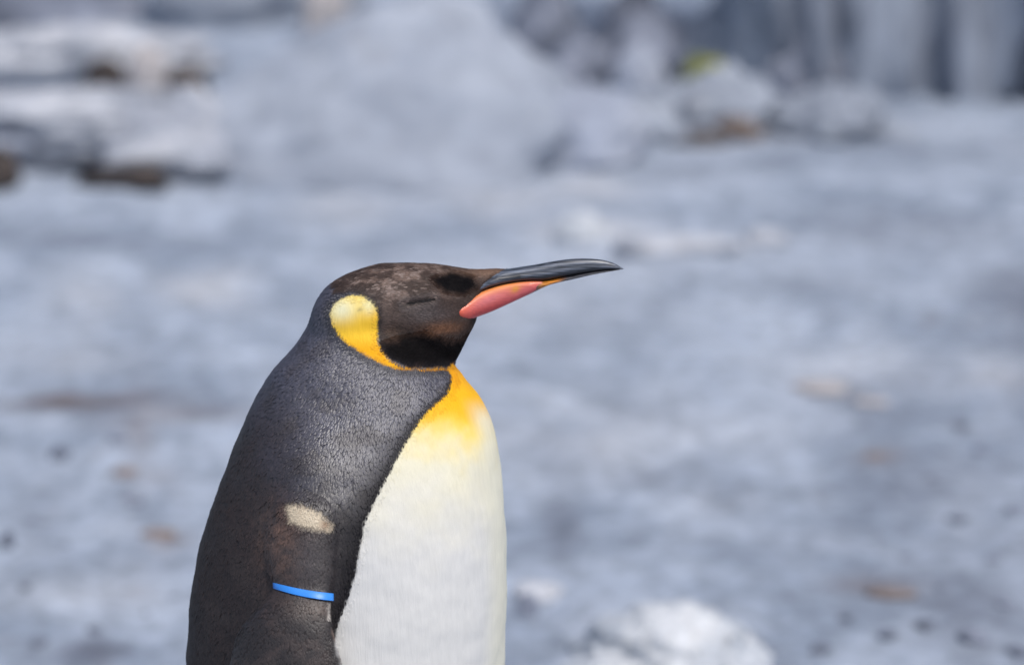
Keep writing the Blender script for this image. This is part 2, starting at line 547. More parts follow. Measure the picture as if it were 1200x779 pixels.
NS = 96
ang = np.linspace(0, 2 * math.pi, NS, endpoint=False)
ca, sa = np.cos(ang), np.sin(ang)
sc_ = np.sign(ca) * np.abs(ca) ** (2 / EXP)
ss_ = np.sign(sa) * np.abs(sa) ** (2 / EXP)
zz = np.linspace(bz[0], bz[-1], 220)
rows = []
for z in zz:
    c, a, w = body_at(z)
    rows.append(np.stack([c + a * sc_, w * ss_, np.full(NS, z)], -1))
add(np.concatenate(rows), ring_faces(len(zz), NS))

HEAD = np.array([  # column, top row, bottom row, half width
    (362.5, 378, 384, .004), (368, 361, 396, .019), (376, 347, 406, .029), (388, 334, 414, .036), (402, 324.5, 419, .040),
    (420, 316.5, 424, .0425), (440, 311, 429, .0435), (465, 307.5, 432, .0435), (490, 307, 433, .0425), (510, 308.5, 432, .040),
    (522, 310, 430, .0335), (530, 311.2, 426, .0285), (540, 312.8, 409, .0225), (548, 313.8, 393, .0185), (556, 314.3, 377, .0145),
    (563, 314.6, 352, .0118), (574, 314.9, 331, .009), (586, 315.1, 322, .0065), (598, 315.3, 318, .003)], float)
hx = np.linspace(362.5, 598, 130)
rows = []
for x in hx:
    t, b, w = (catmull(HEAD[:, 0], HEAD[:, k], x) for k in (1, 2, 3))
    p0, p1 = P(x, t), P(x, b)
    zc, hh = (p0[2] + p1[2]) / 2, (p0[2] - p1[2]) / 2
    rows.append(np.stack([np.full(NS, p0[0]), -w * ca, zc + hh * sa], -1))
add(np.concatenate(rows), [tuple(reversed(q)) for q in ring_faces(len(hx), NS)])

# flippers: follow the curve of the flank
FLIP = np.array([  # row, front x, rear x, half thickness, standing off the flank
    (578, 372, 345, .006, -.008), (592, 386, 330, .013, -.006), (612, 390, 318, .016, -.004), (640, 391, 314, .015, -.001),
    (668, 390, 317, .0125, .002), (692, 389, 321, .0105, .005), (708, 389, 306, .012, .011), (730, 390, 286, .0125, .016),
    (755, 396, 274, .0125, .018), (779, 403, 268, .0125, .019), (850, 410, 262, .010, .015), (920, 410, 268, .009, .011),
    (990, 404, 284, .008, .013), (1040, 394, 306, .006, .015), (1062, 382, 326, .003, .016)], float)


def flip_pt(s, t, row, side):
    """s: -1 rear edge .. 1 front edge; t: offset out of the flipper's middle sheet"""
    fx, rx = catmull(FLIP[:, 0], FLIP[:, 1], row), catmull(FLIP[:, 0], FLIP[:, 2], row)
    off = catmull(FLIP[:, 0], FLIP[:, 4], row)
    px = (fx + rx) / 2 + s * (fx - rx) / 2
    y = 0.11
    for _ in range(4):
        p = P(px, row, -y)
        y = float(y_surf(p[0], p[2])) + off + t
    p = P(px, row, -y)
    return np.array([p[0], side * y, p[2]])


NF = 40
for side in (-1, 1):
    rows = []
    rr = np.linspace(FLIP[0, 0], FLIP[-1, 0], 90)
    for row in rr:
        th = float(catmull(FLIP[:, 0], FLIP[:, 3], row))
        for j in range(NF):
            a = 2 * math.pi * j / NF
            c, s = math.cos(a), math.sin(a)
            cc = np.sign(c) * abs(c) ** 0.8
            rows.append(flip_pt(cc, th * s, row, side))
    f = ring_faces(len(rr), NF)
    if side > 0:
        f = [tuple(reversed(q)) for q in f]
    add(np.array(rows), f)


def limb(pts, rad, n=16, flat=1.0):
    """closed tapered tube through points"""
    pts = np.asarray(pts, float)
    rows = []
    for i, p in enumerate(pts):
        d = pts[min(i + 1, len(pts) - 1)] - pts[max(i - 1, 0)]
        d /= np.linalg.norm(d)
        a = np.cross(d, [0, 0, 1.0]) if abs(d[2]) < 0.9 else np.cross(d, [0, 1.0, 0])
        a /= np.linalg.norm(a)
        b = np.cross(a, d)
        for j in range(n):
            t = 2 * math.pi * j / n
            rows.append(p + rad[i] * (math.cos(t) * a + flat * math.sin(t) * b))
    add(np.array(rows), ring_faces(len(pts), n))


FX = P(400, 1450)[0]
claws = []
for side in (-1, 1):
    fy = side * 0.055
    limb([(FX, fy, .11), (FX + .004, fy, .055), (FX + .01, fy, .022)], [.034, .026, .022])
    for k, a in enumerate((-0.42, 0.0, 0.42)):
        ln = .105 if k == 1 else .09
        dx, dy = math.cos(a), math.sin(a)
        pt = [(FX + .0 + dx * q * ln, fy + dy * q * ln, .016 - .006 * q) for q in (0, .3, .65, 1.0)]
        limb(pt, [.015, .013, .012, .009], flat=0.8)
        claws.append((np.array(pt[-1]), np.array([dx, dy, 0])))
    web = [(FX + .01, fy, .011)] + [(FX + math.cos(a) * .075, fy + math.sin(a) * .075, .009) for a in (-.42, -.2, 0, .2, .42)]
    top = [(a, b, c + .004) for a, b, c in web]
    bot = [(a, b, .003) for a, b, c in web]
    m = len(web)
    add(np.array(top + bot), [tuple(range(m)), tuple(reversed(range(m, 2 * m)))] +
        [(m + i, m + (i + 1) % m, (i + 1) % m, i) for i in range(m)])
# stiff tail reaching the ground
limb([(FX - .03, 0, .12), (FX - .075, 0, .065), (FX - .115, 0, .028), (FX - .15, 0, .008)], [.05, .04, .028, .008], flat=0.5)

root = bpy.data.objects.new('penguin', None)
scene.collection.objects.link(root)
root.location = (FX, 0, 0)
tag(root, 'king penguin with yellow ear patch and blue flipper band standing in profile with closed eyes', 'penguin')
bpy.context.view_layer.update()

tmp = mesh_obj('tmp', np.concatenate(V), FC)
md = tmp.modifiers.new('r', 'REMESH')
md.mode = 'VOXEL'; md.voxel_size = 0.0024; md.adaptivity = 0
ms = tmp.modifiers.new('s', 'SMOOTH')
ms.factor = 0.5; ms.iterations = 18
dg = bpy.context.evaluated_depsgraph_get()
bme = bpy.data.meshes.new_from_object(tmp.evaluated_get(dg))
bpy.data.objects.remove(tmp)
bme.name = 'body'
nv = len(bme.vertices)
co = np.empty(nv * 3); bme.vertices.foreach_get('co', co); co = co.reshape(-1, 3)
no = np.empty(nv * 3); bme.vertices.foreach_get('normal', no); no = no.reshape(-1, 3)

# soft anatomy: brow hollow in front of the eye, closed-lid slit, cheek, moulting head
nearp = co * np.array([1, 0, 1]) - np.abs(co[:, 1:2]) * np.array([0, 1, 0])
ppx, ppy = proj(nearp)


def bump_at(cx, cy, rx, ry, amt):
    return amt * np.exp(-((ppx - cx) / rx) ** 2 - ((ppy - cy) / ry) ** 2)


def segd(ax, ay, bx, by, x, y):
    ex, ey = bx - ax, by - ay
    t = np.clip(((x - ax) * ex + (y - ay) * ey) / (ex * ex + ey * ey), 0, 1)
    return np.hypot(x - ax - t * ex, y - ay - t * ey)


side_w = np.clip((np.abs(co[:, 1]) - .006) / .01, 0, 1)
disp = bump_at(532, 333, 22, 11, -.0035) + bump_at(494, 347, 22, 9, .0022) + bump_at(500, 378, 26, 12, .0015) + bump_at(490, 408, 34, 18, .002)
disp += -.0016 * np.exp(-(segd(478, 356, 509, 351, ppx, ppy) / 3.0) ** 2)
disp *= side_w * (ppy < 440)
disp += 0.0006 * fbm(co * 38, 3, 5) * (ppy < 900)
disp += bump_at(370, 580, 64, 72, .010)
disp += 0.0011 * fbm(co * np.array([14, 14, 8]), 3, 6) * np.where(sdf(ppx, ppy, [(530, 430), (470, 530), (420, 650), (385, 760), (385, 1480), (700, 1480), (700, 430)]) < 0, .25, 1)
co = co + no * disp[:, None]
bme.vertices.foreach_set('co', co.ravel())
bme.update()
bme.vertices.foreach_get('normal', tmpn := np.empty(nv * 3)); no = tmpn.reshape(-1, 3)

# ---- plumage
BELLY = [(530, 426), (524, 432), (528, 439), (529.5, 447), (524, 462), (503, 480), (487, 500), (475, 520), (459, 548), (441, 583),
         (427, 614), (422, 642), (415, 677), (406, 705), (397, 726), (390, 760), (384, 850), (382, 1000), (388, 1200), (400, 1480),
         (760, 1480), (760, 440), (560, 426)]
EAR = [(387, 367), (391, 357), (401, 349), (412, 346), (426, 347), (435, 352), (441, 361), (443.5, 373), (443, 386), (443, 402), (447, 413),
       (457, 422.5), (470, 429.5), (485, 432.2), (524, 431), (530, 427), (533, 432), (524, 432.8), (505, 434), (468, 432.6), (447, 426), (428, 415), (408, 403), (397, 392), (390, 380)]
JAW = [(445, 403), (457, 398), (478, 393), (500, 389), (524, 397), (542, 396), (562, 380), (562, 420), (533, 428), (516, 431), (480, 431), (455, 420)]
HEADP = [(388, 322), (400, 300), (620, 296), (620, 340), (556, 400), (528, 429), (480, 431), (447, 414), (443, 372), (434, 349), (412, 342), (392, 344)]
PATCH = [(336, 593), (354, 591), (375, 601), (388, 613), (384, 621), (357, 617), (340, 609)]
BACKEDGE = [(530, 440), (524, 462), (503, 480), (487, 500), (473, 522), (458, 550), (440, 585), (426, 615), (420, 645), (412, 680), (400, 720)]
FLIPP = [(r[1], r[0]) for r in FLIP] + [(r[2], r[0]) for r in FLIP[::-1]]


def blend(c, w, col):
    w = np.clip(w, 0, 1)[:, None]
    return c * (1 - w) + np.asarray(col)[None] * w


def polyline_d(px, py, pts):
    d = np.full(px.shape, 1e9)
    for (ax, ay), (bx, by) in zip(pts[:-1], pts[1:]):
        d = np.minimum(d, segd(ax, ay, bx, by, px, py))
    return d


def plumage(p, soft=1.5):
    """feather colour, gloss and region of points on the bird: natural markings, mirrored left and right"""
    q = p * np.array([1, 0, 1]) - np.abs(p[:, 1:2]) * np.array([0, 1, 0])
    px, py = proj(q)
    wob = fbm(p * 160, 2, 3) * .7
    px0, py0 = px, py
    px, py = px + wob, py + fbm(p * 160 + 9, 2, 4) * .7
    n1, n2, n3 = fbm(p * 45, 3, 40), fbm(p * 130, 3, 41), fbm(p * 420, 2, 42)
    n = len(p)
    dark = np.array([.018, .0135, .0145])
    grey = np.array([.060, .059, .080])
    brn = np.array([.022, .0125, .0105])
    col = np.tile(dark, (n, 1))
    # grey mantle over neck and shoulders, browner down the back
    mant = sstep(620, 470, py0 + (px0 - 400) * -.25 + n1 * 25)
    col = blend(col, mant, grey)
    col = blend(col, sstep(110, 10, px0 - np.interp(py0, BODY[:, 0], BODY[:, 1])) * .9 * sstep(420, 520, py0), brn)
    col = blend(col, sstep(.15, .8, n1) * .35, np.array([.036, .027, .025]))
    gloss = .40 + .24 * mant + .25 * np.exp(-((px0 - 368) / 64) ** 2 - ((py0 - 565) / 75) ** 2)
    dB = sdf(px, py, BELLY)
    # black stripe beside the white front
    dE = polyline_d(px, py, BACKEDGE)
    stripe = np.exp(-(dE / np.interp(py0, [440, 480, 520, 620, 700], [5, 12, 22, 22, 16])) ** 2) * (py0 > 425)
    col = blend(col, stripe * .93, np.array([.010, .009, .011]))
    gloss = gloss - stripe * .25
    # head
    dH = sdf(px, py, HEADP)
    wh = sstep(3, -3, dH)
    hb = np.tile(np.array([.046, .028, .022]), (n, 1))
    hb = blend(hb, sstep(-.2, .9, n2) * .5, np.array([.085, .055, .046]))
    hb = blend(hb, sstep(-.1, .7, n2 + n1 * .5) * np.exp(-((px0 - 466) / 74) ** 2 - ((py0 - 330) / 28) ** 2) * 1.3, np.array([.135, .09, .072]))
    hb = blend(hb, sstep(.15, .9, n3 + n2 * .6) * np.exp(-((px0 - 466) / 72) ** 2 - ((py0 - 328) / 24) ** 2) * .95, np.array([.25, .19, .165]))
    hb = blend(hb, np.exp(-((px0 - 503) / 26) ** 2 - ((py0 - 368) / 12) ** 2) * .6, np.array([.075, .065, .068]))
    hb = blend(hb, np.exp(-((px0 - 462) / 22) ** 2 - ((py0 - 375) / 22) ** 2) * .5 * (.7 + .5 * n2), np.array([.080, .055, .046]))
    hb = blend(hb, np.exp(-((px0 - 518) / 24) ** 2 - ((py0 - 385 + (px0 - 518) * .1) / 7) ** 2) * .95, np.array([.19, .085, .042]))
    hb = blend(hb, np.exp(-((px0 - 462) / 14) ** 2 - ((py0 - 392) / 9) ** 2) * .6, np.array([.10, .055, .032]))
    hb = blend(hb, np.exp(-((px0 - 572) / 26) ** 2 - ((py0 - 319) / 6) ** 2) * .8, np.array([.20, .115, .075]))
    lore = sdf(px, py, [(508, 327), (530, 319), (556, 324), (562, 336), (545, 345), (522, 343)])
    hb = blend(hb, sstep(5, -5, lore) * .97, np.array([.004, .004, .005]))
    dJ = sdf(px, py, JAW)
    hb = blend(hb, sstep(13, -8, dJ + n2 * 4) * .98, np.array([.0045, .004, .0045]))
    slit = segd(478, 356.5, 509, 351, px0, py0)
    hb = blend(hb, np.exp(-(slit / 2.2) ** 2) * .98, np.array([.004, .004, .005]))
    hb = blend(hb, np.exp(-((slit - 6) / 3) ** 2) * .35 * (py0 > 340), np.array([.10, .085, .085]))
    col = col * (1 - wh[:, None]) + hb * wh[:, None]
    gloss = np.where(wh > .5, .28 - .23 * ((dJ < 2) | (lore < 3)), gloss)
    # dark surround of the ear patch
    dX = sdf(px, py, EAR)
    col = blend(col, np.exp(-(np.maximum(dX, 0) / 8) ** 2) * .75 * (py0 < 440), np.array([.022, .020, .023]))
    # white front with yellow upper breast
    wB = sstep(soft, -soft, dB)
    bc = np.tile(np.array([.71, .70, .675]), (n, 1))
    bc = blend(bc, sstep(680, 490, py0 + n1 * 20) * .6, np.array([.88, .80, .47]))
    bc = blend(bc, sstep(546, 486, py0 + n1 * 14 - (px0 - 520) * .15), np.array([.90, .66, .10]))
    bc = blend(bc, sstep(516, 466, py0 + n1 * 10), np.array([.90, .47, .008]))
    bc = blend(bc, sstep(462, 436, py0 + n1 * 6) * .5, np.array([.80, .30, .004]))
    # the yellow keeps to the inner breast; the far front edge is cream
    bc = blend(bc, sstep(-14, 10, px0 - np.interp(py0, BODY[:, 0], BODY[:, 2]) + 16) * .8 * sstep(462, 496, py0), np.array([.80, .77, .62]))
    col = col * (1 - wB[:, None]) + bc * wB[:, None]
    gloss = np.where(wB > .5, .25, gloss)
    # ear patch
    wE = sstep(soft, -soft, dX) * (py0 < 445)
    ec = np.tile(np.array([.92, .56, .035]), (n, 1))
    ec = blend(ec, sstep(384, 356, py0 + (px0 - 412) * .3 + n1 * 4), np.array([.93, .70, .18]))
    ec = blend(ec, np.exp(-((px0 - 400) / 15) ** 2 - ((py0 - 362) / 13) ** 2), np.array([.93, .87, .55]))
    ec = blend(ec, np.exp(-((px0 - 433) / 8) ** 2 - ((py0 - 358) / 10) ** 2) * .8, np.array([.93, .86, .50]))
    ec = blend(ec, sstep(392, 412, py0), np.array([.88, .42, .004]))
    ec = blend(ec, np.exp(-(np.hypot(px0 - 422, py0 - 363) / 2.4) ** 2) * .8, np.array([.25, .22, .12]))
    ec = blend(ec, sstep(426, 434, py0) * sstep(455, 470, px0) * .75, np.array([.36, .14, .02]))
    col = col * (1 - wE[:, None]) + ec * wE[:, None]
    gloss = np.where(wE > .5, .25, gloss)
    # flipper: short scale-like feathers, brown worn wrist, bare cream patch
    out = np.abs(p[:, 1]) - y_surf(p[:, 0], p[:, 2])
    dF = sdf(px0, py0, FLIPP)
    wF = sstep(4, -8, dF + n2 * 3) * (out > .0015) * sstep(596, 640, py0 + n1 * 10)
    fc = np.tile(np.array([.020, .0135, .0125]), (n, 1))
    fc = blend(fc, sstep(.0, .8, n1 + .4 * n2) * .6, np.array([.055, .036, .031]))
    fc = blend(fc, np.exp(-((px0 - 362) / 24) ** 2 - ((py0 - 650) / 30) ** 2) * .8, np.array([.070, .058, .058]))
    brown = np.exp(-((px0 - 328) / 23) ** 2 - ((py0 - 634) / 46) ** 2) * (.75 + .5 * n2)
    fc = blend(fc, np.exp(-((px0 - 372) / 30) ** 2 - ((py0 - 712) / 10) ** 2) * .6, np.array([.085, .055, .042]))
    fc = blend(fc, np.exp(-(polyline_d(px0, py0, [(384.5, 704), (385, 724)]) / 1.8) ** 2) * .9, np.array([.55, .50, .45]))
    fc = blend(fc, np.exp(-(polyline_d(px0, py0, [(390, 738), (396, 756), (403, 779), (410, 850)]) / 2.0) ** 2) * .8, np.array([.33, .22, .17]))
    col = col * (1 - wF[:, None]) + fc * wF[:, None]
    gloss = np.where(wF > .5, .55, gloss)
    col = blend(col, brown * .8 * (py0 > 560), np.array([.14, .078, .055]))
    dP = sdf(px, py, PATCH)
    wP = sstep(5, -4.5, dP + n2 * 2.5)
    pc = np.tile(np.array([.60, .50, .36]), (n, 1))
    pc = blend(pc, sstep(.2, .8, n2), np.array([.34, .25, .17]))
    pc = blend(pc, np.exp(-(np.hypot(px0 - 381, py0 - 614) / 6) ** 2), np.array([.28, .18, .11]))
    col = col * (1 - wP[:, None]) + pc * wP[:, None]
    # feet
    feet = p[:, 2] < .075
    col[feet] = (.02, .02, .022)
    region = np.zeros(n, int)                    # 0 mantle
    region[wB > .5] = 1                          # white front
    region[(wh > .5) | (wE > .5)] = 2            # head
    region[((sdf(px0, py0, FLIPP) < 0) & (out > .0015) & (py0 > 620)) | (wP > .5)] = 3            # flipper
    region[feet] = 4
    return np.clip(col, 0, .93), np.clip(gloss, .05, .9), region


def plumage_mat(name, spec, stretch=(1, 1, 1), depth=.0006):
    m, nt, b = new_mat(name)
    N, L = nt.nodes, nt.links
    at = N.new('ShaderNodeAttribute')
    at.attribute_name = 'plumage'
    tcc = N.new('ShaderNodeTexCoord')
    mpc = N.new('ShaderNodeMapping')
    mpc.inputs['Scale'].default_value = (260, 260, 36)
    L.new(tcc.outputs['Object'], mpc.inputs['Vector'])
    nc = N.new('ShaderNodeTexNoise')
    nc.inputs['Scale'].default_value = 1
    nc.inputs['Detail'].default_value = 5
    L.new(mpc.outputs[0], nc.inputs['Vector'])
    mc = N.new('ShaderNodeMapRange')
    mc.inputs['From Min'].default_value = .3; mc.inputs['From Max'].default_value = .7
    mc.inputs['To Min'].default_value = .965; mc.inputs['To Max'].default_value = 1.025
    L.new(nc.outputs['Fac'], mc.inputs['Value'])
    vc = N.new('ShaderNodeVectorMath'); vc.operation = 'SCALE'
    L.new(at.outputs['Color'], vc.inputs[0]); L.new(mc.outputs[0], vc.inputs['Scale'])
    L.new(vc.outputs[0], b.inputs['Base Color'])
    mr = N.new('ShaderNodeMapRange')
    mr.inputs['To Min'].default_value = 0.85
    mr.inputs['To Max'].default_value = 0.25
    L.new(at.outputs['Alpha'], mr.inputs['Value'])
    L.new(mr.outputs[0], b.inputs['Roughness'])
    ml = N.new('ShaderNodeMath'); ml.operation = 'MULTIPLY'
    ml.inputs[1].default_value = spec
    L.new(at.outputs['Alpha'], ml.inputs[0])
    L.new(ml.outputs[0], b.inputs['Specular IOR Level'])
    tc = N.new('ShaderNodeTexCoord')
    ns = N.new('ShaderNodeTexNoise')
    ns.inputs['Scale'].default_value = 900
    ns.inputs['Detail'].default_value = 3
    mp = N.new('ShaderNodeMapping')
    mp.inputs['Scale'].default_value = stretch
    L.new(tc.outputs['Object'], mp.inputs['Vector'])
    L.new(mp.outputs[0], ns.inputs['Vector'])
    bp = N.new('ShaderNodeBump')
    bp.inputs['Strength'].default_value = 0.25
    bp.inputs['Distance'].default_value = depth
    L.new(ns.outputs['Fac'], bp.inputs['Height'])
    L.new(bp.outputs[0], b.inputs['Normal'])
    return m


M_plume = plumage_mat('penguin_plumage', 1.4)
M_skin = plumage_mat('penguin_down', 1.0, (.7, .7, .07), .0016)
body = bpy.data.objects.new('body', bme)
scene.collection.objects.link(body)
body.parent = root
body.matrix_parent_inverse = root.matrix_world.inverted()
bme.materials.clear()
bme.materials.append(M_skin)
bme.polygons.foreach_set('use_smooth', [True] * len(bme.polygons))
bcol, bgl, breg = plumage(co)
a = bme.color_attributes.new('plumage', 'FLOAT_COLOR', 'POINT')
a.data.foreach_set('color', np.concatenate([bcol, bgl[:, None]], 1).astype(np.float32).ravel())

# ---- feathers: thousands of tiny overlapping vanes laid along the flow of the plumage
bme.calc_loop_triangles()
nt_ = len(bme.loop_triangles)
tri = np.empty(nt_ * 3, np.int32); bme.loop_triangles.foreach_get('vertices', tri); tri = tri.reshape(-1, 3)
ta = np.linalg.norm(np.cross(co[tri[:, 1]] - co[tri[:, 0]], co[tri[:, 2]] - co[tri[:, 0]]), axis=1) / 2
treg = breg[tri[:, 0]]
tz = co[tri[:, 0], 2]
DENS = {0: 1 / 2.3e-6, 1: 1 / 2.6e-6, 2: 1 / 1.0e-6, 3: 1 / 1.8e-6, 4: 0}
#        length, width, tilt of the tip (m), arch of the vane
SHAPE = {0: (.0058, .0027, .0008, .0004), 1: (.0048, .0009, .00014, .00005), 2: (.0036, .0009, .00030, .0001), 3: (.0034, .0018, .0003, .0002)}
NAMES = {0: 'mantle_feathers', 1: 'breast_feathers', 2: 'head_feathers', 3: 'flipper_feathers'}


def flow(p):
    """direction in which the plumage lies"""
    q = p * np.array([1, 0, 1]) - np.abs(p[:, 1:2]) * np.array([0, 1, 0])
    px, py = proj(q)
    h = sstep(440, 390, py + (px - 470) * .15)
    ang = np.radians(np.interp(px, [380, 430, 480, 540], [118, 165, 178, 172]))     # head: backwards
    d1 = np.stack([np.cos(ang), 0 * ang, -np.sin(ang) * 1.0], -1)
    l = np.interp(py, BODY[:, 0], BODY[:, 1]); r = np.interp(py, BODY[:, 0], BODY[:, 2])
    u = np.clip((px - l) / (r - l), 0, 1)
    sl = np.interp(py, [430, 500, 600, 700, 900, 1300], [-.95, -.55, -.32, -.16, 0, .2])
    sr = np.interp(py, [430, 500, 600, 700, 900, 1300], [-.1, .15, .06, 0, -.05, -.2])
    d0 = np.stack([sl * (1 - u) + sr * u, 0 * u, -np.ones_like(u)], -1)
    d0 /= np.linalg.norm(d0, axis=1)[:, None]
    d = d1 * h[:, None] + d0 * (1 - h[:, None])
    return d


tpx, tpy = proj(co[tri[:, 0]] * np.array([1, 0, 1]) - np.abs(co[tri[:, 0], 1:2]) * np.array([0, 1, 0]))
# the silky white front and ear patch carry loose vanes only along their borders
smooth_ok = ~((treg == 1) & (sdf(tpx, tpy, BELLY) < -9)) & ~((sdf(tpx, tpy, EAR) < -5) & (tpy < 440))


def feathers(reg):
    slitd = segd(479, 356, 508, 351.3, *proj(co[tri[:, 0]] * np.array([1, 0, 1]) - np.abs(co[tri[:, 0], 1:2]) * np.array([0, 1, 0])))
    w = ta * (treg == reg) * (slitd > 1.6) * smooth_ok * np.where(tz < .45, .22, 1.0)
    cnt = int(w.sum() * DENS[reg])
    pick = rng.choice(nt_, cnt, p=w / w.sum())
    r1, r2 = np.sqrt(rng.random(cnt)), rng.random(cnt)
    bc = np.stack([1 - r1, r1 * (1 - r2), r1 * r2], -1)
    t = tri[pick]
    p = (co[t] * bc[..., None]).sum(1)
    n = (no[t] * bc[..., None]).sum(1)
    n /= np.linalg.norm(n, axis=1)[:, None]
    d = flow(p) + rng.normal(0, .04 if reg == 1 else .10, (cnt, 3))
    d -= n * (d * n).sum(1)[:, None]
    d /= np.linalg.norm(d, axis=1)[:, None] + 1e-9
    s = np.cross(n, d)
    L, W, T, A = SHAPE[reg]
    q = p * np.array([1, 0, 1]) - np.abs(p[:, 1:2]) * np.array([0, 1, 0])
    px, py = proj(q)
    lg = np.ones(cnt)
    if reg == 0:
        lg *= np.interp(py, [400, 470, 600], [.62, .8, 1.0])
    if reg == 2:
        lg *= np.interp(px, [470, 540, 580], [1.0, .8, .5])
    edge = np.minimum(np.minimum(np.abs(sdf(px, py, BELLY)), np.abs(sdf(px, py, EAR))), np.abs(sdf(px, py, PATCH)))
    lg *= np.where(py < 445, np.interp(edge, [3, 10], [.45, 1]), np.interp(edge, [4, 14], [.5, 1]))
    lg = (lg * rng.uniform(.8, 1.2, cnt))[:, None]
    tl = (T * rng.uniform(.6, 1.15, cnt))[:, None]
    P0 = p + n * (.0002 if reg == 1 else .0001)
    rowsv = []
    for fr, wd, up in ((-.15, .35, -.0004), (.35, .5, .35), (.75, .38, .75)):
        mid = P0 + d * (fr * L) * lg + n * (up * tl if up > 0 else up)
        rowsv += [mid - s * (wd * W) * lg - n * A * .6, mid + n * A * .4, mid + s * (wd * W) * lg - n * A * .6]
    tip = P0 + d * L * lg + n * tl * .9
    vv = np.stack(rowsv + [tip], 1)
    base = (np.arange(cnt) * 10)[:, None]
    quads = np.array([(0, 3, 4, 1), (1, 4, 5, 2), (3, 6, 7, 4), (4, 7, 8, 5)])
    tris = np.array([(6, 9, 7), (7, 9, 8)])
    qf = (base[:, :, None] + quads[None]).reshape(-1, 4)
    tf = (base[:, :, None] + tris[None]).reshape(-1, 3)
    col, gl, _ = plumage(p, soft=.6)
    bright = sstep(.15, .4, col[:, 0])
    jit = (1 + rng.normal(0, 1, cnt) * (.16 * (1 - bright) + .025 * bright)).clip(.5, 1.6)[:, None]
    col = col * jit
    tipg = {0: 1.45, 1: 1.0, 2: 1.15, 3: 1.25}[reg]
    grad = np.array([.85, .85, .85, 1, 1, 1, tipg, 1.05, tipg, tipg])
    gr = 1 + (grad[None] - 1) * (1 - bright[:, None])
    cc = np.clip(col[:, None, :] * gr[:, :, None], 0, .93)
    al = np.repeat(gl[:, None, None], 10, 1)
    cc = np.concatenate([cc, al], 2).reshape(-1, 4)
    me = bpy.data.meshes.new(NAMES[reg])
    nq, ntr = len(qf), len(tf)
    me.vertices.add(cnt * 10)
    me.vertices.foreach_set('co', vv.reshape(-1).astype(np.float32))
    me.loops.add(nq * 4 + ntr * 3)
    me.loops.foreach_set('vertex_index', np.concatenate([qf.ravel(), tf.ravel()]).astype(np.int32))
    me.polygons.add(nq + ntr)
    me.polygons.foreach_set('loop_start', np.concatenate([np.arange(nq) * 4, nq * 4 + np.arange(ntr) * 3]).astype(np.int32))
    me.update(calc_edges=True)
    me.polygons.foreach_set('use_smooth', np.ones(nq + ntr, bool))
    at = me.color_attributes.new('plumage', 'FLOAT_COLOR', 'POINT')
    at.data.foreach_set('color', cc.astype(np.float32).ravel())
    me.materials.append(M_plume)
    o = bpy.data.objects.new(NAMES[reg], me)
    scene.collection.objects.link(o)
    o.parent = body
    o['kind'] = 'stuff'
    return cnt


for r_ in (0, 1, 2, 3):
    print('feathers', NAMES[r_], feathers(r_))

# ---- bill
def attr_mat(name, rough, spec=.5, streak=0.0, sss=0.0, coat=0.0):
    m, nt, b = new_mat(name)
    N, L = nt.nodes, nt.links
    at = N.new('ShaderNodeAttribute'); at.attribute_name = 'plumage'
    tc = N.new('ShaderNodeTexCoord')
    mp = N.new('ShaderNodeMapping')
    mp.inputs['Scale'].default_value = (40, 700, 900)
    L.new(tc.outputs['Object'], mp.inputs['Vector'])
    ns = N.new('ShaderNodeTexNoise')
    ns.inputs['Scale'].default_value = 1
    ns.inputs['Detail'].default_value = 4
    L.new(mp.outputs[0], ns.inputs['Vector'])
    mr = N.new('ShaderNodeMapRange')
    mr.inputs['From Min'].default_value = .3; mr.inputs['From Max'].default_value = .7
    mr.inputs['To Min'].default_value = 1 - streak; mr.inputs['To Max'].default_value = 1 + streak
    L.new(ns.outputs['Fac'], mr.inputs['Value'])
    vm = N.new('ShaderNodeVectorMath'); vm.operation = 'SCALE'
    L.new(at.outputs['Color'], vm.inputs[0]); L.new(mr.outputs[0], vm.inputs['Scale'])
    L.new(vm.outputs[0], b.inputs['Base Color'])
    b.inputs['Roughness'].default_value = rough
    b.inputs['Specular IOR Level'].default_value = spec
    b.inputs['Coat Weight'].default_value = coat
    bp = N.new('ShaderNodeBump')
    bp.inputs['Strength'].default_value = .35
    bp.inputs['Distance'].default_value = .0008
    L.new(ns.outputs['Fac'], bp.inputs['Height'])
    L.new(bp.outputs[0], b.inputs['Normal'])
    return m


M_bill = attr_mat('bill_horn', .32, .6, .75)
M_plate = attr_mat('bill_plate_horn', .35, .4, .12, coat=.15)
TOP = np.array([(526, 322), (548, 317), (575, 316.2), (596, 315), (612, 312.5), (628, 310), (644, 307), (664, 304), (682, 303), (700, 303.8), (712, 306), (722, 309.8), (731, 315)])
MOUTH = np.array([(526, 362), (534, 361.5), (541, 357.5), (550, 350.5), (560, 344), (570, 339), (580, 335.6), (600, 331.2), (624, 329), (640, 328.5), (656, 325.5), (680, 321), (700, 317.8), (718, 316), (731, 315.6)])
BOT = np.array([(526, 371), (532, 374), (546, 376), (560, 371), (576, 365), (596, 356), (620, 345), (645, 333.5), (656, 330.5), (670, 327.5), (690, 322.8), (712, 318.6), (726, 316.2)])
BW = np.array([(526, .0275), (535, .0245), (545, .0200), (560, .0150), (575, .0120), (590, .0103), (620, .0082), (660, .0062), (700, .0042), (720, .0026), (731, .0006)])


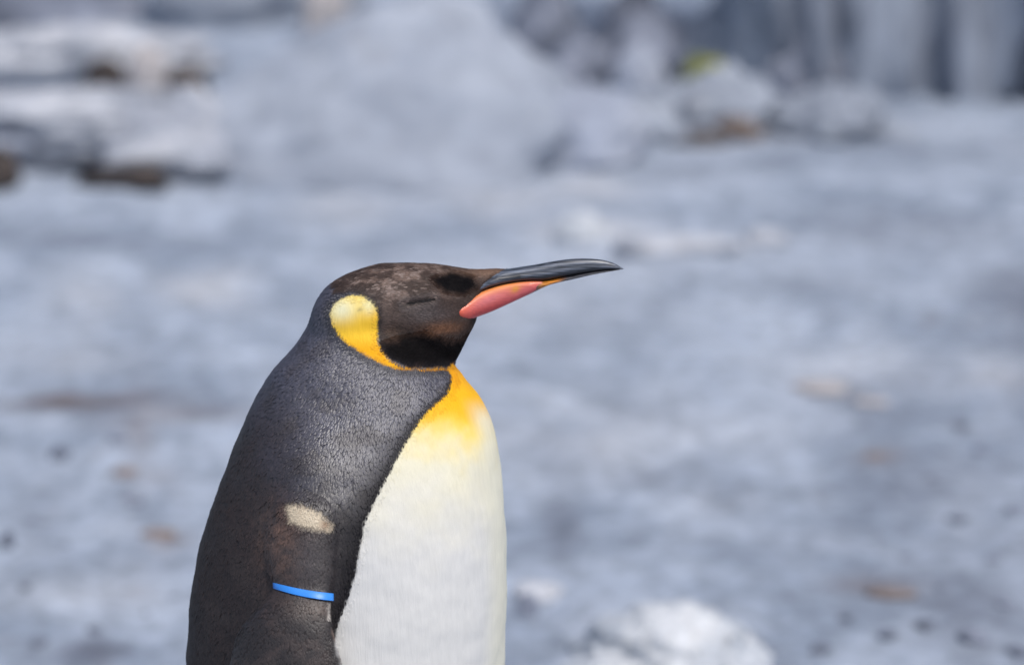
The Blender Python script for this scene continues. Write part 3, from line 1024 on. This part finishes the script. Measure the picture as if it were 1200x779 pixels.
def bill_loft(name, x0, x1, top, bot, wf, colf, mat, n=90, m=40, lip=0.0):
    vs, cs = [], []
    for x in np.linspace(x0, x1, n):
        t, b = catmull(top[:, 0], top[:, 1], x), catmull(bot[:, 0], bot[:, 1], x) + lip
        w = float(catmull(BW[:, 0], BW[:, 1], x)) * wf
        if name == 'upper_bill':
            w = min(w, float(np.interp(x, [526, 550, 562, 575, 590], [.006, .009, .0136, .0122, .0105])))
        elif x < 560:
            w = min(w, float(np.interp(x, [526, 560], [.012, .0125])))
        p0, p1 = P(x, t), P(x, b)
        zc, hh = (p0[2] + p1[2]) / 2, (p0[2] - p1[2]) / 2
        for j in range(m):
            a_ = 2 * math.pi * j / m
            c, s = math.cos(a_), math.sin(a_)
            if name == 'upper_bill':           # roof-shaped with a groove along each side
                w2 = w * float(np.interp(x - (546 + 22 * (s + 1)), [-8, 8], [.3, 1]))
                yy = w2 * np.sign(c) * abs(c) ** .8 * (1 - .22 * max(s, 0) - .10 * math.exp(-((s - .15) / .18) ** 2))
            else:
                yy = w * c
            vs.append((p0[0], -yy, zc + hh * s))
            cs.append((*colf(x, s), 1))
    f = [tuple(reversed(q)) for q in ring_faces(n, m)]
    return mesh_obj(name, vs, f, mat, root, cols=cs)


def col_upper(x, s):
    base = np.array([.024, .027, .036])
    lt = np.array([.24, .275, .35])  # blue-grey horn streaks, with a highlight painted into the colour
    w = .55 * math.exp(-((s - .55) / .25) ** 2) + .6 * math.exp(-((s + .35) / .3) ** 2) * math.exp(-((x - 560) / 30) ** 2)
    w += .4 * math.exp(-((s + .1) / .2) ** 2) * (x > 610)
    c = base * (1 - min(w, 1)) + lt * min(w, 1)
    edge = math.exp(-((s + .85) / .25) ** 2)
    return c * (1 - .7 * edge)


def col_lower(x, s):
    c = np.array([.05, .05, .06])
    w = math.exp(-((x - 645) / 14) ** 4)
    return c * (1 - w) + np.array([.55, .20, .025]) * w


bill_loft('upper_bill', 526, 731, TOP, MOUTH, 1.0, col_upper, M_bill)
bill_loft('lower_bill', 526, 726, MOUTH, BOT, .90, col_lower, M_bill)

# coloured plate on each side of the lower bill
PT = np.array([(529, 366), (534, 361), (541, 357.0), (560, 344), (580, 336), (600, 331.6), (624, 329.6), (636, 330), (642, 331.5)])
PB = np.array([(529, 368), (532, 372), (540, 375), (547, 375.6), (560, 371), (576, 365), (596, 356), (620, 344.6), (636, 336), (642, 332.5)])


def col_plate(x, v):
    """v: 0 at the upper edge, 1 at the lower"""
    u = (x - 529) / 113
    c = np.array([.70, .12, .105])
    def bl(c, w, k): return c * (1 - min(max(w, 0), 1)) + np.array(k) * min(max(w, 0), 1)
    c = bl(c, math.exp(-((v - .0) / .42) ** 2) * math.exp(-((u - .48) / .42) ** 2) * .95, (.90, .33, .08))
    c = bl(c, math.exp(-((v - .45) / .25) ** 2) * math.exp(-((u - .40) / .22) ** 2) * .9, (.72, .20, .21))
    c = bl(c, math.exp(-((v - 1) / .3) ** 2) * .95, (.48, .055, .06))
    c = bl(c, math.exp(-(u / .16) ** 2) * .8, (.74, .105, .04))
    c = bl(c, math.exp(-((u - .75) / .2) ** 2) * math.exp(-((v - .6) / .4) ** 2) * .6, (.60, .14, .16))
    c = bl(c, math.exp(-((x - 604) / 5) ** 2 - ((v - .35) / .2) ** 2) * .85, (.70, .30, .03))
    return c


for side in (-1, 1):
    vs, cs = [], []
    n, m = 70, 16
    for x in np.linspace(529, 642, n):
        t, b = catmull(PT[:, 0], PT[:, 1], x), catmull(PB[:, 0], PB[:, 1], x)
        w = float(catmull(BW[:, 0], BW[:, 1], x))
        w *= 0.55 + 0.45 * min(1, (642 - x) / 20)
        for j in range(2 * m):
            v = j / (m - 1) if j < m else (2 * m - 1 - j) / (m - 1)
            bulge = math.sqrt(max(0, 1 - (2 * v - 1) ** 2))
            yy = w * (.62 + .46 * bulge * min(1, (x - 528) / 14) ** .5) if j < m else w * .35
            p = P(x, t + (b - t) * v, -yy)
            vs.append((p[0], side * yy, p[2]))
            cs.append((*col_plate(x, v), 1))
    f = ring_faces(n, 2 * m)
    if side < 0:
        f = [tuple(reversed(q)) for q in f]
    o = mesh_obj('bill_plate', vs, f, M_plate, root, cols=cs)
    o['label'] = 'glossy pink and orange plate on the side of the lower bill'

# ---- closed eyelids: thin creased lips along the slit
bvh = BVHTree.FromPolygons([tuple(v) for v in co], [tuple(t) for t in tri])
M_lid = attr_mat('eyelid_skin', .5, .35, .2)


def on_skin(px, py, side):
    d = FWD + (px - 600) / F * RIGHT - (py - 389.5) / F * UP
    hit, nrm, _, _ = bvh.ray_cast(Vector(CAM), Vector(d).normalized())
    return np.array([hit.x, -hit.y * side * -1 if side < 0 else -hit.y, hit.z]), np.array([nrm.x, nrm.y if side < 0 else -nrm.y, nrm.z])


def tube(name, pts, rads, mat, parent, colr, n=10):
    pts = np.asarray(pts, float)
    vs = []
    for i, p in enumerate(pts):
        d = pts[min(i + 1, len(pts) - 1)] - pts[max(i - 1, 0)]
        d /= np.linalg.norm(d)
        a = np.cross(d, [0, 1.0, .2]); a /= np.linalg.norm(a)
        b = np.cross(a, d)
        for j in range(n):
            t = 2 * math.pi * j / n
            vs.append(p + rads[i] * (math.cos(t) * a + math.sin(t) * b))
    return mesh_obj(name, vs, ring_faces(len(pts), n), mat, parent, cols=[(*colr, 1)] * len(vs))


for side in (-1, 1):
    for dyp, r0, cl in ((-2.0, .0009, (.060, .048, .046)), (2.2, .0009, (.115, .10, .10))):
        pts, rads = [], []
        for u in np.linspace(0, 1, 16):
            px = 478 + 32 * u
            py = 356.5 - 5.5 * u + dyp * math.sin(math.pi * u) + 1.2 * math.sin(2 * math.pi * u)
            p, nn = on_skin(px, py, side)
            pts.append(p + nn * .0007)
            rads.append(r0 * (.25 + .75 * math.sin(math.pi * min(max(u, .03), .97))))
        tube('eyelid', pts, rads, M_lid, root, cl)

# ---- blue band round the near flipper
m, nt, b = new_mat('blue_plastic')
b.inputs['Base Color'].default_value = (.04, .27, .83, 1)
b.inputs['Roughness'].default_value = .38
M_band = m
vs, cnt = [], 56
for j in range(cnt):
    a_ = 2 * math.pi * j / cnt
    c, s = math.cos(a_), math.sin(a_)
    cc = np.sign(c) * abs(c) ** .8
    for rr_, th in ((-1, 0), (-1, 1), (1, 1), (1, 0)):
        row = 692.5 + 6.8 * cc + rr_ * (3.9 + .5 * cc) + 1.6 * (1 - cc * cc)
        th0 = float(catmull(FLIP[:, 0], FLIP[:, 3], row))
        vs.append(flip_pt(cc * (1.04 + .02 * th), (th0 + .0012 + .0014 * th) * s + .0025 * max(0, -cc), row, -1))
f = []
for j in range(cnt):
    k = (j + 1) % cnt
    for q in range(4):
        r_ = (q + 1) % 4
        f.append((j * 4 + q, k * 4 + q, k * 4 + r_, j * 4 + r_))
band = mesh_obj('flipper_band', vs, f, M_band, root)
band['label'] = 'bright blue plastic identification band round the flipper'
bv = band.modifiers.new('bevel', 'BEVEL'); bv.width = .0005; bv.segments = 2

# ---- claws
M_claw = attr_mat('claw_horn', .4, .5, .3)
for p, d in claws:
    tube('claw', [p - d * .006 + [0, 0, .001], p + d * .006, p + d * .014 + [0, 0, -.004], p + d * .02 + [0, 0, -.0085]], [.006, .005, .0035, .0008], M_claw, root, (.03, .028, .028))
